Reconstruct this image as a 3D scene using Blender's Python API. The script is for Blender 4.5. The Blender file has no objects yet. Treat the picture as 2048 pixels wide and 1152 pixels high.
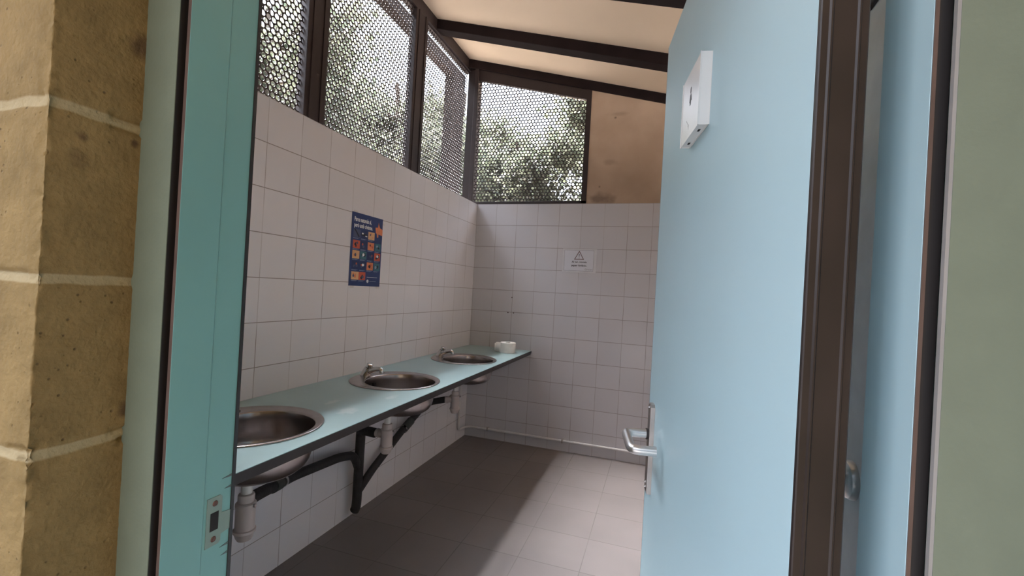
import bpy, bmesh, math, random
import numpy as np
from mathutils import Vector, Matrix, noise

S = bpy.context.scene
COL = S.collection
random.seed(7)
PI = math.pi

# ------------------------------------------------------------------ camera
cam_d = bpy.data.cameras.new('camera')
cam_d.sensor_width = 36.0
cam_d.lens = 900.49 / 2048 * 36.0
cam_d.clip_start = 0.02
cam = bpy.data.objects.new('camera', cam_d)
COL.objects.link(cam)
yaw, pitch, roll = .3170, .0033, .0556
cy_, sy_, cp_, sp_ = math.cos(yaw), math.sin(yaw), math.cos(pitch), math.sin(pitch)
F = Vector((-sy_ * cp_, cy_ * cp_, sp_))
R0 = Vector((cy_, sy_, 0))
U0 = R0.cross(F)
R = math.cos(roll) * R0 + math.sin(roll) * U0
U = -math.sin(roll) * R0 + math.cos(roll) * U0
M = Matrix((R, U, -F)).transposed().to_4x4()
M.translation = Vector((1.6867, -3.9472, 1.4013))
cam.matrix_world = M
S.camera = cam

# ------------------------------------------------------------------ world
SKY_LO, SKY_HI, SKY_TOP, SUN_E = .62, 3.9, 8.0, 60.0
W = bpy.data.worlds.new('sky')
S.world = W
W.use_nodes = True
nt = W.node_tree
nt.nodes.clear()
wo = nt.nodes.new('ShaderNodeOutputWorld')
bg = nt.nodes.new('ShaderNodeBackground')
tc = nt.nodes.new('ShaderNodeTexCoord')
sep = nt.nodes.new('ShaderNodeSeparateXYZ')
rmp = nt.nodes.new('ShaderNodeValToRGB')
nt.links.new(tc.outputs['Generated'], sep.inputs[0])
ma = nt.nodes.new('ShaderNodeMath'); ma.operation = 'MULTIPLY_ADD'
ma.inputs[1].default_value = .5; ma.inputs[2].default_value = .5
nt.links.new(sep.outputs['Z'], ma.inputs[0])
nt.links.new(ma.outputs[0], rmp.inputs[0])
e = rmp.color_ramp.elements
e[0].position = .0; e[0].color = (.20, .185, .16, 1)       # sunlit dry ground
e[1].position = 1.0; e[1].color = (.72, .83, 1.0, 1)
k = rmp.color_ramp.elements.new(.47); k.color = (.34, .32, .29, 1)
k = rmp.color_ramp.elements.new(.53); k.color = (.86, .89, 1.0, 1)
nt.links.new(rmp.outputs[0], bg.inputs[0])
# the sky is brightest on the sun's side (left and beyond the building), dimmer behind the camera
dv = nt.nodes.new('ShaderNodeVectorMath'); dv.operation = 'DOT_PRODUCT'
nt.links.new(tc.outputs['Generated'], dv.inputs[0]); dv.inputs[1].default_value = Vector((-.70, .60, .38)).normalized()
mr = nt.nodes.new('ShaderNodeMapRange'); mr.interpolation_type = 'SMOOTHSTEP'
nt.links.new(dv.outputs['Value'], mr.inputs[0])
mr.inputs[1].default_value = -.3; mr.inputs[2].default_value = .95; mr.inputs[3].default_value = SKY_LO; mr.inputs[4].default_value = SKY_HI
mz = nt.nodes.new('ShaderNodeMapRange'); mz.interpolation_type = 'SMOOTHSTEP'
nt.links.new(sep.outputs['Z'], mz.inputs[0])
mz.inputs[1].default_value = .42; mz.inputs[2].default_value = .80; mz.inputs[3].default_value = 1; mz.inputs[4].default_value = SKY_TOP
mm_ = nt.nodes.new('ShaderNodeMath'); mm_.operation = 'MULTIPLY'
nt.links.new(mr.outputs[0], mm_.inputs[0]); nt.links.new(mz.outputs[0], mm_.inputs[1])
nt.links.new(mm_.outputs[0], bg.inputs[1])
nt.links.new(bg.outputs[0], wo.inputs[0])

sun = bpy.data.lights.new('sun', 'SUN'); sun.energy = SUN_E; sun.angle = math.radians(24); sun.color = (1, .95, .95)
sun_o = bpy.data.objects.new('sun', sun); COL.objects.link(sun_o)
sun_o.rotation_euler = Vector((.47, -.10, -.88)).to_track_quat('-Z', 'Y').to_euler()

def portal(loc, size, direction):
    l = bpy.data.lights.new('daylight_portal', 'AREA')
    l.shape = 'RECTANGLE'; l.size, l.size_y = size
    l.cycles.is_portal = True
    o = bpy.data.objects.new('daylight_portal', l); COL.objects.link(o)
    o.location = loc
    o.rotation_euler = Vector(direction).to_track_quat('-Z', 'Z').to_euler()
    return o
portal((-.26, -1.7, 2.86), (3.6, 1.3), (1, 0, 0))
portal((.47, .12, 2.75), (1.15, 1.15), (0, -1, 0))

S.view_settings.view_transform = 'Standard'
S.view_settings.look = 'None'
S.view_settings.gamma = 1
S.view_settings.use_curve_mapping = False
S.view_settings.exposure = 0.05

# ------------------------------------------------------------------ materials
def new_mat(name):
    m = bpy.data.materials.new(name); m.use_nodes = True
    return m, m.node_tree, m.node_tree.nodes['Principled BSDF']

def mat(name, col, rough=.5, metal=0, vary=.08, scale=14, bump=0, bscale=80, spec=.5, coat=0):
    m, t, b = new_mat(name)
    b.inputs['Roughness'].default_value = rough
    b.inputs['Metallic'].default_value = metal
    b.inputs['Specular IOR Level'].default_value = spec
    b.inputs['Coat Weight'].default_value = coat
    c = t.nodes.new('ShaderNodeTexCoord')
    n = t.nodes.new('ShaderNodeTexNoise'); n.inputs['Scale'].default_value = scale; n.inputs['Detail'].default_value = 5
    t.links.new(c.outputs['Object'], n.inputs['Vector'])
    r = t.nodes.new('ShaderNodeValToRGB')
    r.color_ramp.elements[0].position = .3; r.color_ramp.elements[1].position = .7
    r.color_ramp.elements[0].color = tuple(x * (1 - vary) for x in col) + (1,)
    r.color_ramp.elements[1].color = tuple(min(1, x * (1 + vary)) for x in col) + (1,)
    t.links.new(n.outputs['Fac'], r.inputs[0]); t.links.new(r.outputs[0], b.inputs['Base Color'])
    if bump:
        n2 = t.nodes.new('ShaderNodeTexNoise'); n2.inputs['Scale'].default_value = bscale; n2.inputs['Detail'].default_value = 6
        t.links.new(c.outputs['Object'], n2.inputs['Vector'])
        bp = t.nodes.new('ShaderNodeBump'); bp.inputs['Strength'].default_value = bump; bp.inputs['Distance'].default_value = .01
        t.links.new(n2.outputs['Fac'], bp.inputs['Height']); t.links.new(bp.outputs[0], b.inputs['Normal'])
    return m

def N_(t, op, a=None, b=None, c=None):
    n = t.nodes.new('ShaderNodeMath'); n.operation = op
    for i, v in enumerate((a, b, c)):
        if v is None: continue
        if isinstance(v, (int, float)): n.inputs[i].default_value = v
        else: t.links.new(v, n.inputs[i])
    return n.outputs[0]

def tile_mat(name, axu, axv, size, ou, ov, line, col, grout, rough, vary, dirt=.06, lv=None, bump=.15, warp=0.0):
    """square tiles on world axes axu/axv; ou/ov are the positions of one joint"""
    m, t, b = new_mat(name)
    g = t.nodes.new('ShaderNodeNewGeometry')
    s = t.nodes.new('ShaderNodeSeparateXYZ'); t.links.new(g.outputs['Position'], s.inputs[0])
    u = N_(t, 'DIVIDE', N_(t, 'SUBTRACT', s.outputs[axu], ou), size)
    v = N_(t, 'DIVIDE', N_(t, 'SUBTRACT', s.outputs[axv], ov), size)
    du = N_(t, 'ABSOLUTE', N_(t, 'SUBTRACT', N_(t, 'FRACT', N_(t, 'ADD', u, .5)), .5))
    dv = N_(t, 'ABSOLUTE', N_(t, 'SUBTRACT', N_(t, 'FRACT', N_(t, 'ADD', v, .5)), .5))
    def soft(d, w):
        mr = t.nodes.new('ShaderNodeMapRange')
        t.links.new(d, mr.inputs[0])
        mr.inputs[1].default_value = w / size * .55; mr.inputs[2].default_value = w / size * 1.1
        mr.inputs[3].default_value = 1; mr.inputs[4].default_value = 0
        return mr.outputs[0]
    mu, mv = soft(du, line), soft(dv, lv or line)
    # joints fade in and out a little along their length
    nz = t.nodes.new('ShaderNodeTexNoise'); nz.inputs['Scale'].default_value = 3.1; nz.inputs['Detail'].default_value = 3
    t.links.new(g.outputs['Position'], nz.inputs['Vector'])
    fade = t.nodes.new('ShaderNodeMapRange'); t.links.new(nz.outputs['Fac'], fade.inputs[0])
    fade.inputs[1].default_value = .35; fade.inputs[2].default_value = .62; fade.inputs[3].default_value = .35; fade.inputs[4].default_value = 1
    mu = N_(t, 'MULTIPLY', mu, fade.outputs[0])
    mask = N_(t, 'MAXIMUM', mu, mv)
    cmb = t.nodes.new('ShaderNodeCombineXYZ')
    t.links.new(N_(t, 'FLOOR', u), cmb.inputs[0]); t.links.new(N_(t, 'FLOOR', v), cmb.inputs[1])
    wn = t.nodes.new('ShaderNodeTexWhiteNoise'); t.links.new(cmb.outputs[0], wn.inputs['Vector'])
    n2 = t.nodes.new('ShaderNodeTexNoise'); n2.inputs['Scale'].default_value = 2.3; n2.inputs['Detail'].default_value = 6
    t.links.new(g.outputs['Position'], n2.inputs['Vector'])
    f = N_(t, 'ADD', N_(t, 'MULTIPLY', wn.outputs['Value'], vary), N_(t, 'MULTIPLY', n2.outputs['Fac'], dirt))
    f = N_(t, 'SUBTRACT', 1 + (vary + dirt) / 2, f)
    mx = t.nodes.new('ShaderNodeVectorMath'); mx.operation = 'SCALE'
    mx.inputs[0].default_value = col; t.links.new(f, mx.inputs['Scale'])
    mix = t.nodes.new('ShaderNodeMix'); mix.data_type = 'RGBA'
    t.links.new(mask, mix.inputs[0]); t.links.new(mx.outputs[0], mix.inputs[6]); mix.inputs[7].default_value = grout + (1,)
    t.links.new(mix.outputs[2], b.inputs['Base Color'])
    rr = N_(t, 'ADD', N_(t, 'MULTIPLY', mask, .4), rough)
    t.links.new(rr, b.inputs['Roughness'])
    bp = t.nodes.new('ShaderNodeBump'); bp.inputs['Strength'].default_value = bump; bp.inputs['Distance'].default_value = .002
    bp.invert = True
    t.links.new(mask, bp.inputs['Height']); t.links.new(bp.outputs[0], b.inputs['Normal'])
    return m

TOP = 2.192
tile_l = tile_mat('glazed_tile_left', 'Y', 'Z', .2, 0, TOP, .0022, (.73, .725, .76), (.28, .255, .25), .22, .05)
tile_b = tile_mat('glazed_tile_back_shaded', 'X', 'Z', .2, 0, TOP, .0026, (.56, .555, .585), (.28, .255, .25), .22, .05)  # same tile as the left wall, darkened in colour for its weaker light
floor_m = tile_mat('stoneware_floor', 'X', 'Y', .325, 1.05, -1.335, .0022, (.205, .184, .182), (.15, .133, .13), .55, .10, .35, bump=.1)
brown = mat('brown_painted_metal', (.022, .013, .013), .55, 0, .25, 6)
brown_wood = mat('brown_stained_wood', (.014, .008, .008), .8, 0, .25, 8, .1, 30, spec=.2)
mesh_m = mat('perforated_brown_sheet', (.032, .023, .021), .45, 0, .15)
beige = mat('beige_ceiling_board', (.80, .65, .485), .8, 0, .05, 1.2, .05, 40)
teal = mat('frame_teal_shaded', (.185, .385, .37), .4, 0, .03, 5)  # left jamb and head: shade put into a darker copy of the frame colour
counter_m = mat('teal_counter_laminate', (.31, .455, .485), .33, 0, .04, 5)
blue = mat('pale_blue_laminate', (.44, .61, .67), .42, 0, .02, 3)
green = mat('frame_outdoor_tint', (.165, .195, .145), .5, 0, .04, 30, .05, 200)  # warm tint of the outdoor light is put into this frame colour
core = mat('black_laminate_core', (.022, .018, .018), .45)
steel = mat('brushed_stainless_steel', (.38, .35, .345), .24, 1, .10, 30)
chrome = mat('chrome', (.62, .61, .61), .14, 1, .03)
satin = mat('satin_aluminium', (.72, .71, .71), .33, 1, .03)
white_pl = mat('white_plastic', (.72, .71, .69), .4)
trap_pl = mat('greyish_pink_trap_plastic', (.52, .45, .43), .45)
black_pl = mat('black_pipe_insulation', (.022, .020, .021), .7, 0, .3, 20, .3, 60)
grey_rub = mat('dark_grey_rubber', (.05, .055, .05), .7)
white_pipe = mat('white_painted_pipe', (.62, .61, .61), .4)
paper = mat('white_paper', (.86, .86, .84), .85)
edge_m = mat('door_edge_brown', (.024, .016, .014), .4, 0, .35, 9)
edge_l = mat('brown_trim_light', (.095, .058, .046), .5, 0, .2, 20)
ltgrey = mat('pale_grey_laminate', (.82, .85, .87), .4)
greyedge = mat('grey_edge_strip', (.29, .275, .265), .6)
dark = mat('dark_recess', (.012, .009, .009), .8)
leaf_ms = []
for i, c in enumerate(((.10, .105, .08), (.125, .128, .105), (.07, .08, .065), (.15, .145, .125))):
    m_, t_, b_ = new_mat('leaf_%s' % 'abcd'[i])
    b_.inputs['Base Color'].default_value = c + (1,)
    b_.inputs['Roughness'].default_value = .55
    tr = t_.nodes.new('ShaderNodeBsdfTranslucent'); tr.inputs[0].default_value = (c[0] * 1.5, c[1] * 1.6, c[2] * 1.3, 1)
    ms = t_.nodes.new('ShaderNodeMixShader'); ms.inputs[0].default_value = .5
    t_.links.new(b_.outputs[0], ms.inputs[1]); t_.links.new(tr.outputs[0], ms.inputs[2])
    t_.links.new(ms.outputs[0], t_.nodes['Material Output'].inputs[0])
    leaf_ms.append(m_)
bark = mat('bark', (.13, .10, .08), .9, 0, .3, 8, .5, 20)
ground_m = mat('dry_earth', (.60, .51, .43), .95, 0, .25, 2, .3, 10)

# ------------------------------------------------------------------ helpers
def link(name, me, material, parent=None):
    o = bpy.data.objects.new(name, me); COL.objects.link(o)
    if material is not None and not me.materials: me.materials.append(material)
    if parent is not None: o.parent = parent
    return o

def obj(name, bm, material, parent=None, smooth=False, angle=None):
    me = bpy.data.meshes.new(name)
    bmesh.ops.recalc_face_normals(bm, faces=bm.faces)
    bm.to_mesh(me); bm.free()
    if smooth:
        for p in me.polygons: p.use_smooth = True
        if angle: me.set_sharp_from_angle(angle=angle)
    return link(name, me, material, parent)

def tag(o, label, cat, group=None):
    o['label'] = label; o['category'] = cat
    if group: o['group'] = group
    return o

def struct(o):
    o['kind'] = 'structure'; return o

def thing(name, label, cat, loc=(0, 0, 0), rz=0, group=None):
    o = bpy.data.objects.new(name, None); COL.objects.link(o)
    o.location = loc; o.rotation_euler = (0, 0, rz); o.empty_display_size = .05
    return tag(o, label, cat, group)

def bx(bm, a, b, bevel=0, seg=2):
    a, b = [min(p, q) for p, q in zip(a, b)], [max(p, q) for p, q in zip(a, b)]
    r = bmesh.ops.create_cube(bm, size=1)
    vs = r['verts']
    for v in vs:
        v.co = Vector([(a[i] + b[i]) / 2 + v.co[i] * (b[i] - a[i]) for i in range(3)])
    if bevel:
        es = list({e for v in vs for e in v.link_edges})
        bmesh.ops.bevel(bm, geom=es, offset=bevel, segments=seg, profile=.5, affect='EDGES')
    return bm

def box(a, b, bevel=0, seg=2):
    return bx(bmesh.new(), a, b, bevel, seg)

def lathe(bm, prof, n=48, centre=None, cap=True):
    """prof: (r, z) or (r, z, dx)"""
    rings = []
    for p in prof:
        r, z = p[0], p[1]; dx = p[2] if len(p) > 2 else 0
        rings.append([bm.verts.new((dx + r * math.cos(2 * PI * i / n), r * math.sin(2 * PI * i / n), z)) for i in range(n)])
    for a, b in zip(rings, rings[1:]):
        for i in range(n):
            bm.faces.new((a[i], a[(i + 1) % n], b[(i + 1) % n], b[i]))
    if cap:
        bm.faces.new(rings[0][::-1]); bm.faces.new(rings[-1])
    return bm

def smooth_path(pts, rad=.03, n=6):
    """round the inner corners of a polyline"""
    pts = [Vector(p) for p in pts]; out = [pts[0]]
    for a, b, c in zip(pts, pts[1:], pts[2:]):
        d1 = (a - b); d2 = (c - b); r = min(rad, d1.length * .45, d2.length * .45)
        p, q = b + d1.normalized() * r, b + d2.normalized() * r
        for i in range(n + 1):
            t = i / n
            out.append((1 - t) ** 2 * p + 2 * t * (1 - t) * b + t * t * q)
    out.append(pts[-1]); return out

def tube(bm, pts, r, n=16, cap=True, jitter=0):
    pts = [Vector(p) for p in pts]
    rs = r if isinstance(r, (list, tuple)) else [r] * len(pts)
    rings = []; up = None
    for i, p in enumerate(pts):
        d = (pts[min(i + 1, len(pts) - 1)] - pts[max(i - 1, 0)]).normalized()
        if up is None:
            up = Vector((0, 0, 1)) if abs(d.z) < .9 else Vector((1, 0, 0))
        s = d.cross(up).normalized(); up = s.cross(d).normalized()
        ring = []
        for k_ in range(n):
            a = 2 * PI * k_ / n
            rr = rs[i] * (1 + (random.uniform(-jitter, jitter) if jitter else 0))
            ring.append(bm.verts.new(p + rr * (math.cos(a) * s + math.sin(a) * up)))
        rings.append(ring)
    for a, b in zip(rings, rings[1:]):
        for i in range(n):
            bm.faces.new((a[i], a[(i + 1) % n], b[(i + 1) % n], b[i]))
    if cap:
        bm.faces.new(rings[0][::-1]); bm.faces.new(rings[-1])
    return bm

def prism(bm, poly, origin, u, v, w, depth):
    """extrude a 2-D polygon lying in u/v by depth along w"""
    o, u, v, w = Vector(origin), Vector(u), Vector(v), Vector(w)
    a = [bm.verts.new(o + u * x + v * y) for x, y in poly]
    b = [bm.verts.new(o + u * x + v * y + w * depth) for x, y in poly]
    bm.faces.new(a); bm.faces.new(b[::-1])
    for i in range(len(poly)):
        j = (i + 1) % len(poly)
        bm.faces.new((a[i], a[j], b[j], b[i]))
    return bm

def text_mesh(name, body, size, origin, u, v, material, parent, align='LEFT', xs=1.0, extrude=.0002, bold=0):
    c = bpy.data.curves.new(name, 'FONT'); c.body = body; c.size = size; c.extrude = extrude; c.offset = bold
    c.align_x = align; c.resolution_u = 3
    to = bpy.data.objects.new(name, c); COL.objects.link(to)
    dg = bpy.context.evaluated_depsgraph_get(); dg.update()
    me = bpy.data.meshes.new_from_object(to.evaluated_get(dg))
    bpy.data.objects.remove(to); bpy.data.curves.remove(c)
    o, u, v = Vector(origin), Vector(u).normalized(), Vector(v).normalized(); w = u.cross(v)
    for q in me.vertices:
        q.co = o + u * q.co.x * xs + v * q.co.y + w * q.co.z
    me.materials.clear()
    return link(name, me, material, parent)

def ceil_z(x): return 3.553 - .268 * x

# ------------------------------------------------------------------ room shell
YF0, YF1 = -3.636, -3.436                          # entrance wall, outer and inner face
XR = 3.45
struct(obj('floor', box((-.25, YF0, -.12), (XR, .2, 0)), floor_m))
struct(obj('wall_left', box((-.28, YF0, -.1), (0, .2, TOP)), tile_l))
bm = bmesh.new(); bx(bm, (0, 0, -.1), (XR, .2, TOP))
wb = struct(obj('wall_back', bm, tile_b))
bm = bmesh.new()
prism(bm, [(1.03, TOP), (XR, TOP), (XR, ceil_z(XR) + .02), (1.03, ceil_z(1.03) + .02)], (0, .012, 0), (1, 0, 0), (0, 0, 1), (0, 1, 0), .17)

# plaster gets its own procedural stains
def plaster():
    m, t, b = new_mat('beige_plaster')
    b.inputs['Roughness'].default_value = .85
    g = t.nodes.new('ShaderNodeNewGeometry')
    n = t.nodes.new('ShaderNodeTexNoise'); n.inputs['Scale'].default_value = 2.4; n.inputs['Detail'].default_value = 7
    t.links.new(g.outputs['Position'], n.inputs['Vector'])
    r = t.nodes.new('ShaderNodeValToRGB')
    r.color_ramp.elements[0].position = .35; r.color_ramp.elements[0].color = (.39, .28, .20, 1)
    r.color_ramp.elements[1].position = .65; r.color_ramp.elements[1].color = (.48, .36, .265, 1)
    t.links.new(n.outputs['Fac'], r.inputs[0])
    # a few smudges: (x, z, radius)
    acc = None
    n3 = t.nodes.new('ShaderNodeTexNoise'); n3.inputs['Scale'].default_value = 14; n3.inputs['Detail'].default_value = 5
    t.links.new(g.outputs['Position'], n3.inputs['Vector'])
    for x, z, rx, rz, s in ((1.16, 2.235, .13, .06, .75), (1.22, 2.55, .07, .03, .3), (1.27, 2.97, .10, .02, .3), (1.245, 2.94, .014, .012, .9), (1.14, 2.34, .012, .012, .8)):
        vm = t.nodes.new('ShaderNodeVectorMath'); vm.operation = 'SUBTRACT'; t.links.new(g.outputs['Position'], vm.inputs[0]); vm.inputs[1].default_value = (x, 0, z)
        sc = t.nodes.new('ShaderNodeVectorMath'); sc.operation = 'MULTIPLY'; t.links.new(vm.outputs[0], sc.inputs[0]); sc.inputs[1].default_value = (1 / rx, 0, 1 / rz)
        ln = t.nodes.new('ShaderNodeVectorMath'); ln.operation = 'LENGTH'; t.links.new(sc.outputs[0], ln.inputs[0])
        d = N_(t, 'ADD', ln.outputs['Value'], N_(t, 'MULTIPLY', N_(t, 'SUBTRACT', n3.outputs['Fac'], .5), 1.6))
        mr = t.nodes.new('ShaderNodeMapRange'); t.links.new(d, mr.inputs[0])
        mr.inputs[1].default_value = .3; mr.inputs[2].default_value = 1.1; mr.inputs[3].default_value = s; mr.inputs[4].default_value = 0
        acc = mr.outputs[0] if acc is None else N_(t, 'MAXIMUM', acc, mr.outputs[0])
    mix = t.nodes.new('ShaderNodeMix'); mix.data_type = 'RGBA'
    t.links.new(acc, mix.inputs[0]); t.links.new(r.outputs[0], mix.inputs[6]); mix.inputs[7].default_value = (.17, .12, .09, 1)
    t.links.new(mix.outputs[2], b.inputs['Base Color'])
    return m
obj('plaster_panel', bm, plaster(), wb)
plug_m = mat('dark_red_plug', (.06, .02, .02), .7)
for x, z in ((.397, 1.328), (.366, 1.187), (.420, 1.186)):
    bm = bmesh.new()
    bmesh.ops.create_cone(bm, cap_ends=True, segments=12, radius1=.005, radius2=.005, depth=.002,
                          matrix=Matrix.Translation((x, -.001, z)) @ Matrix.Rotation(PI / 2, 4, 'X'))
    obj('screw_plug', bm, plug_m, wb)

struct(obj('wall_right', box((XR, YF0, -.1), (XR + .15, .2, 1.9)), tile_l))  # stops below the roof, an added gap that lets in more light
bm = bmesh.new()
prism(bm, [(-.33, ceil_z(-.33)), (XR + .5, ceil_z(XR + .5)), (XR + .5, ceil_z(XR + .5) + .06), (-.33, ceil_z(-.33) + .06)],
      (0, -5.1, 0), (1, 0, 0), (0, 0, 1), (0, 1, 0), 5.6)  # runs on past the entrance wall as an unseen overhang added for shade
struct(obj('ceiling', bm, beige))
bm = bmesh.new()
prism(bm, [(-2.3, ceil_z(-2.3)), (-.33, ceil_z(-.33)), (-.33, ceil_z(-.33) + .06), (-2.3, ceil_z(-2.3) + .06)],
      (0, -5.1, 0), (1, 0, 0), (0, 0, 1), (0, 1, 0), 5.1 + YF0 + .1)
struct(obj('added_shade_canopy', bm, beige))  # unseen canopy added to keep sun off the doorstep

# --- entrance wall: concrete blocks, rough near the door
def block_mat():
    m, t, b = new_mat('tan_concrete_block')
    b.inputs['Roughness'].default_value = .95
    b.inputs['Specular IOR Level'].default_value = .2
    g = t.nodes.new('ShaderNodeNewGeometry')
    n = t.nodes.new('ShaderNodeTexNoise'); n.inputs['Scale'].default_value = 18; n.inputs['Detail'].default_value = 8; n.inputs['Roughness'].default_value = .65
    t.links.new(g.outputs['Position'], n.inputs['Vector'])
    r = t.nodes.new('ShaderNodeValToRGB')
    r.color_ramp.elements[0].position = .3; r.color_ramp.elements[0].color = (.198, .138, .060, 1)
    r.color_ramp.elements[1].position = .7; r.color_ramp.elements[1].color = (.29, .203, .090, 1)
    t.links.new(n.outputs['Fac'], r.inputs[0])
    v = t.nodes.new('ShaderNodeTexVoronoi'); v.inputs['Scale'].default_value = 75
    t.links.new(g.outputs['Position'], v.inputs['Vector'])
    pit = t.nodes.new('ShaderNodeMapRange'); t.links.new(v.outputs['Distance'], pit.inputs[0])
    pit.inputs[1].default_value = .06; pit.inputs[2].default_value = .15; pit.inputs[3].default_value = 1; pit.inputs[4].default_value = 0
    nb = t.nodes.new('ShaderNodeTexNoise'); nb.inputs['Scale'].default_value = 11; t.links.new(g.outputs['Position'], nb.inputs['Vector'])
    gate = t.nodes.new('ShaderNodeMapRange'); t.links.new(nb.outputs['Fac'], gate.inputs[0]); gate.inputs[1].default_value = .52; gate.inputs[2].default_value = .6
    pitm = N_(t, 'MULTIPLY', pit.outputs[0], gate.outputs[0])
    mx = t.nodes.new('ShaderNodeMix'); mx.data_type = 'RGBA'
    t.links.new(N_(t, 'MULTIPLY', pitm, .6), mx.inputs[0]); t.links.new(r.outputs[0], mx.inputs[6]); mx.inputs[7].default_value = (.06, .036, .022, 1)
    # mortar mask: world z of the joints, with a ragged edge
    s = t.nodes.new('ShaderNodeSeparateXYZ'); t.links.new(g.outputs['Position'], s.inputs[0])
    nz = t.nodes.new('ShaderNodeTexNoise'); nz.inputs['Scale'].default_value = 14; nz.inputs['Detail'].default_value = 3; t.links.new(g.outputs['Position'], nz.inputs['Vector'])
    zz = N_(t, 'ADD', s.outputs['Z'], N_(t, 'MULTIPLY', N_(t, 'SUBTRACT', nz.outputs['Fac'], .5), .012))
    d = N_(t, 'ABSOLUTE', N_(t, 'SUBTRACT', N_(t, 'FRACT', N_(t, 'ADD', N_(t, 'DIVIDE', N_(t, 'SUBTRACT', zz, .184), .2), .5)), .5))
    mm = t.nodes.new('ShaderNodeMapRange'); t.links.new(d, mm.inputs[0])
    mm.inputs[1].default_value = .022; mm.inputs[2].default_value = .034; mm.inputs[3].default_value = 1; mm.inputs[4].default_value = 0
    m2 = t.nodes.new('ShaderNodeMix'); m2.data_type = 'RGBA'
    t.links.new(mm.outputs[0], m2.inputs[0]); t.links.new(mx.outputs[2], m2.inputs[6]); m2.inputs[7].default_value = (.38, .31, .185, 1)
    out = m2.outputs[2]
    for x, y, z, r, st in ((1.03, -3.603, 1.553, .010, .75), (1.03, -3.607, 1.530, .013, .35), (1.03, -3.545, 1.69, .022, .7), (1.03, -3.548, 1.563, .006, .8), (1.03, -3.62, 1.005, .012, .4), (1.03, -3.54, 1.215, .012, .7)):
        vm = t.nodes.new('ShaderNodeVectorMath'); vm.operation = 'DISTANCE'; t.links.new(g.outputs['Position'], vm.inputs[0]); vm.inputs[1].default_value = (x, y, z)
        dd = N_(t, 'ADD', N_(t, 'DIVIDE', vm.outputs['Value'], r), N_(t, 'MULTIPLY', N_(t, 'SUBTRACT', n.outputs['Fac'], .5), 1.8))
        q = t.nodes.new('ShaderNodeMapRange'); t.links.new(dd, q.inputs[0]); q.inputs[1].default_value = .3; q.inputs[2].default_value = 1.1; q.inputs[3].default_value = st; q.inputs[4].default_value = 0
        m5 = t.nodes.new('ShaderNodeMix'); m5.data_type = 'RGBA'; t.links.new(q.outputs[0], m5.inputs[0]); t.links.new(out, m5.inputs[6]); m5.inputs[7].default_value = (.07, .04, .028, 1)
        out = m5.outputs[2]
    t.links.new(out, b.inputs['Base Color'])
    n4 = t.nodes.new('ShaderNodeTexNoise'); n4.inputs['Scale'].default_value = 160; n4.inputs['Detail'].default_value = 6; t.links.new(g.outputs['Position'], n4.inputs['Vector'])
    bp = t.nodes.new('ShaderNodeBump'); bp.inputs['Strength'].default_value = .5; bp.inputs['Distance'].default_value = .004
    t.links.new(N_(t, 'SUBTRACT', n4.outputs['Fac'], pitm), bp.inputs['Height']); t.links.new(bp.outputs[0], b.inputs['Normal'])
    return m
blk = block_mat()
XB = 1.03                                           # left reveal of the opening
XB2 = 1.975                                         # right reveal
wf = bpy.data.objects.new('wall_front', None); COL.objects.link(wf); struct(wf)

def rough_corner(xb, sgn, name):
    """outer face + rounded arris + reveal of one side of the opening, as a thick rough skin"""
    path = []
    L = .34
    n1 = 60
    for i in range(n1): path.append((xb - sgn * (L - (L - .0018) * i / n1), YF0, 0, -1))
    for i in range(5):
        a = PI / 2 * i / 4
        path.append((xb - sgn * (.0018 - .0018 * math.sin(a)), YF0 + .0018 - .0018 * math.cos(a), sgn * math.sin(a), -math.cos(a)))
    n2 = 42
    for i in range(1, n2 + 1): path.append((xb, YF0 + .0018 + (.1982) * i / n2, sgn, 0))
    me = bpy.data.meshes.new(name)
    nz = 620; z0, z1 = 0, 2.62
    V = []; Fc = []
    for j in range(nz + 1):
        z = z0 + (z1 - z0) * j / nz
        dj = abs(((z - .184) / .2 + .5) % 1 - .5) * .2
        for i, (x, y, nx, ny) in enumerate(path):
            p = Vector((x, y, z))
            h = noise.noise(p * 5) * .0014 + noise.noise(p * 38) * .0003 + noise.noise(p * 130) * .0008
            gap = min(1, max(0, (dj - .0035) / .006))
            ed = 1 + .0  # rounded block shoulders at each joint
            h -= (1 - gap) * (.0022 + .002 * noise.noise(p * 13)) * ed
            if abs(dj - .0075) < .003 and noise.noise(p * 21 + Vector((3, 1, 7))) > .25: h -= .004
            if 57 < i < 67: h -= max(0, noise.noise(p * 60)) * .0035 + max(0, noise.noise(p * 170)) * .003
            V.append((x + nx * h, y + ny * h, z))
    n = len(path)
    for j in range(nz):
        for i in range(n - 1):
            a = j * n + i
            Fc.append((a, a + 1, a + 1 + n, a + n) if sgn > 0 else (a, a + n, a + 1 + n, a + 1))
    me.from_pydata(V, [], Fc)
    for q in me.polygons: q.use_smooth = True
    return link(name, me, blk, wf)
rough_corner(XB, 1, 'block_corner')
rough_corner(XB2, -1, 'block_corner')
bm = bmesh.new()
bx(bm, (-.28, YF0 + .006, 0), (XB - .006, YF1, 2.2))
bx(bm, (-.28, YF0, 0), (XB - .335, YF0 + .02, 2.2))
bx(bm, (XB2 + .006, YF0 + .006, 0), (XR, YF1, 2.2))
bx(bm, (XB2 + .335, YF0, 0), (XR, YF0 + .02, 2.2))
prism(bm, [(-.28, 2.2), (XR, 2.2), (XR, ceil_z(XR) + .02), (-.28, ceil_z(-.28) + .02)], (0, YF0 + .006, 0), (1, 0, 0), (0, 0, 1), (0, 1, 0), .19)
bx(bm, (XB - .01, YF0 + .003, 2.09), (XB2 + .01, YF1, 2.3))
obj('block_masonry', bm, blk, wf)

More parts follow.
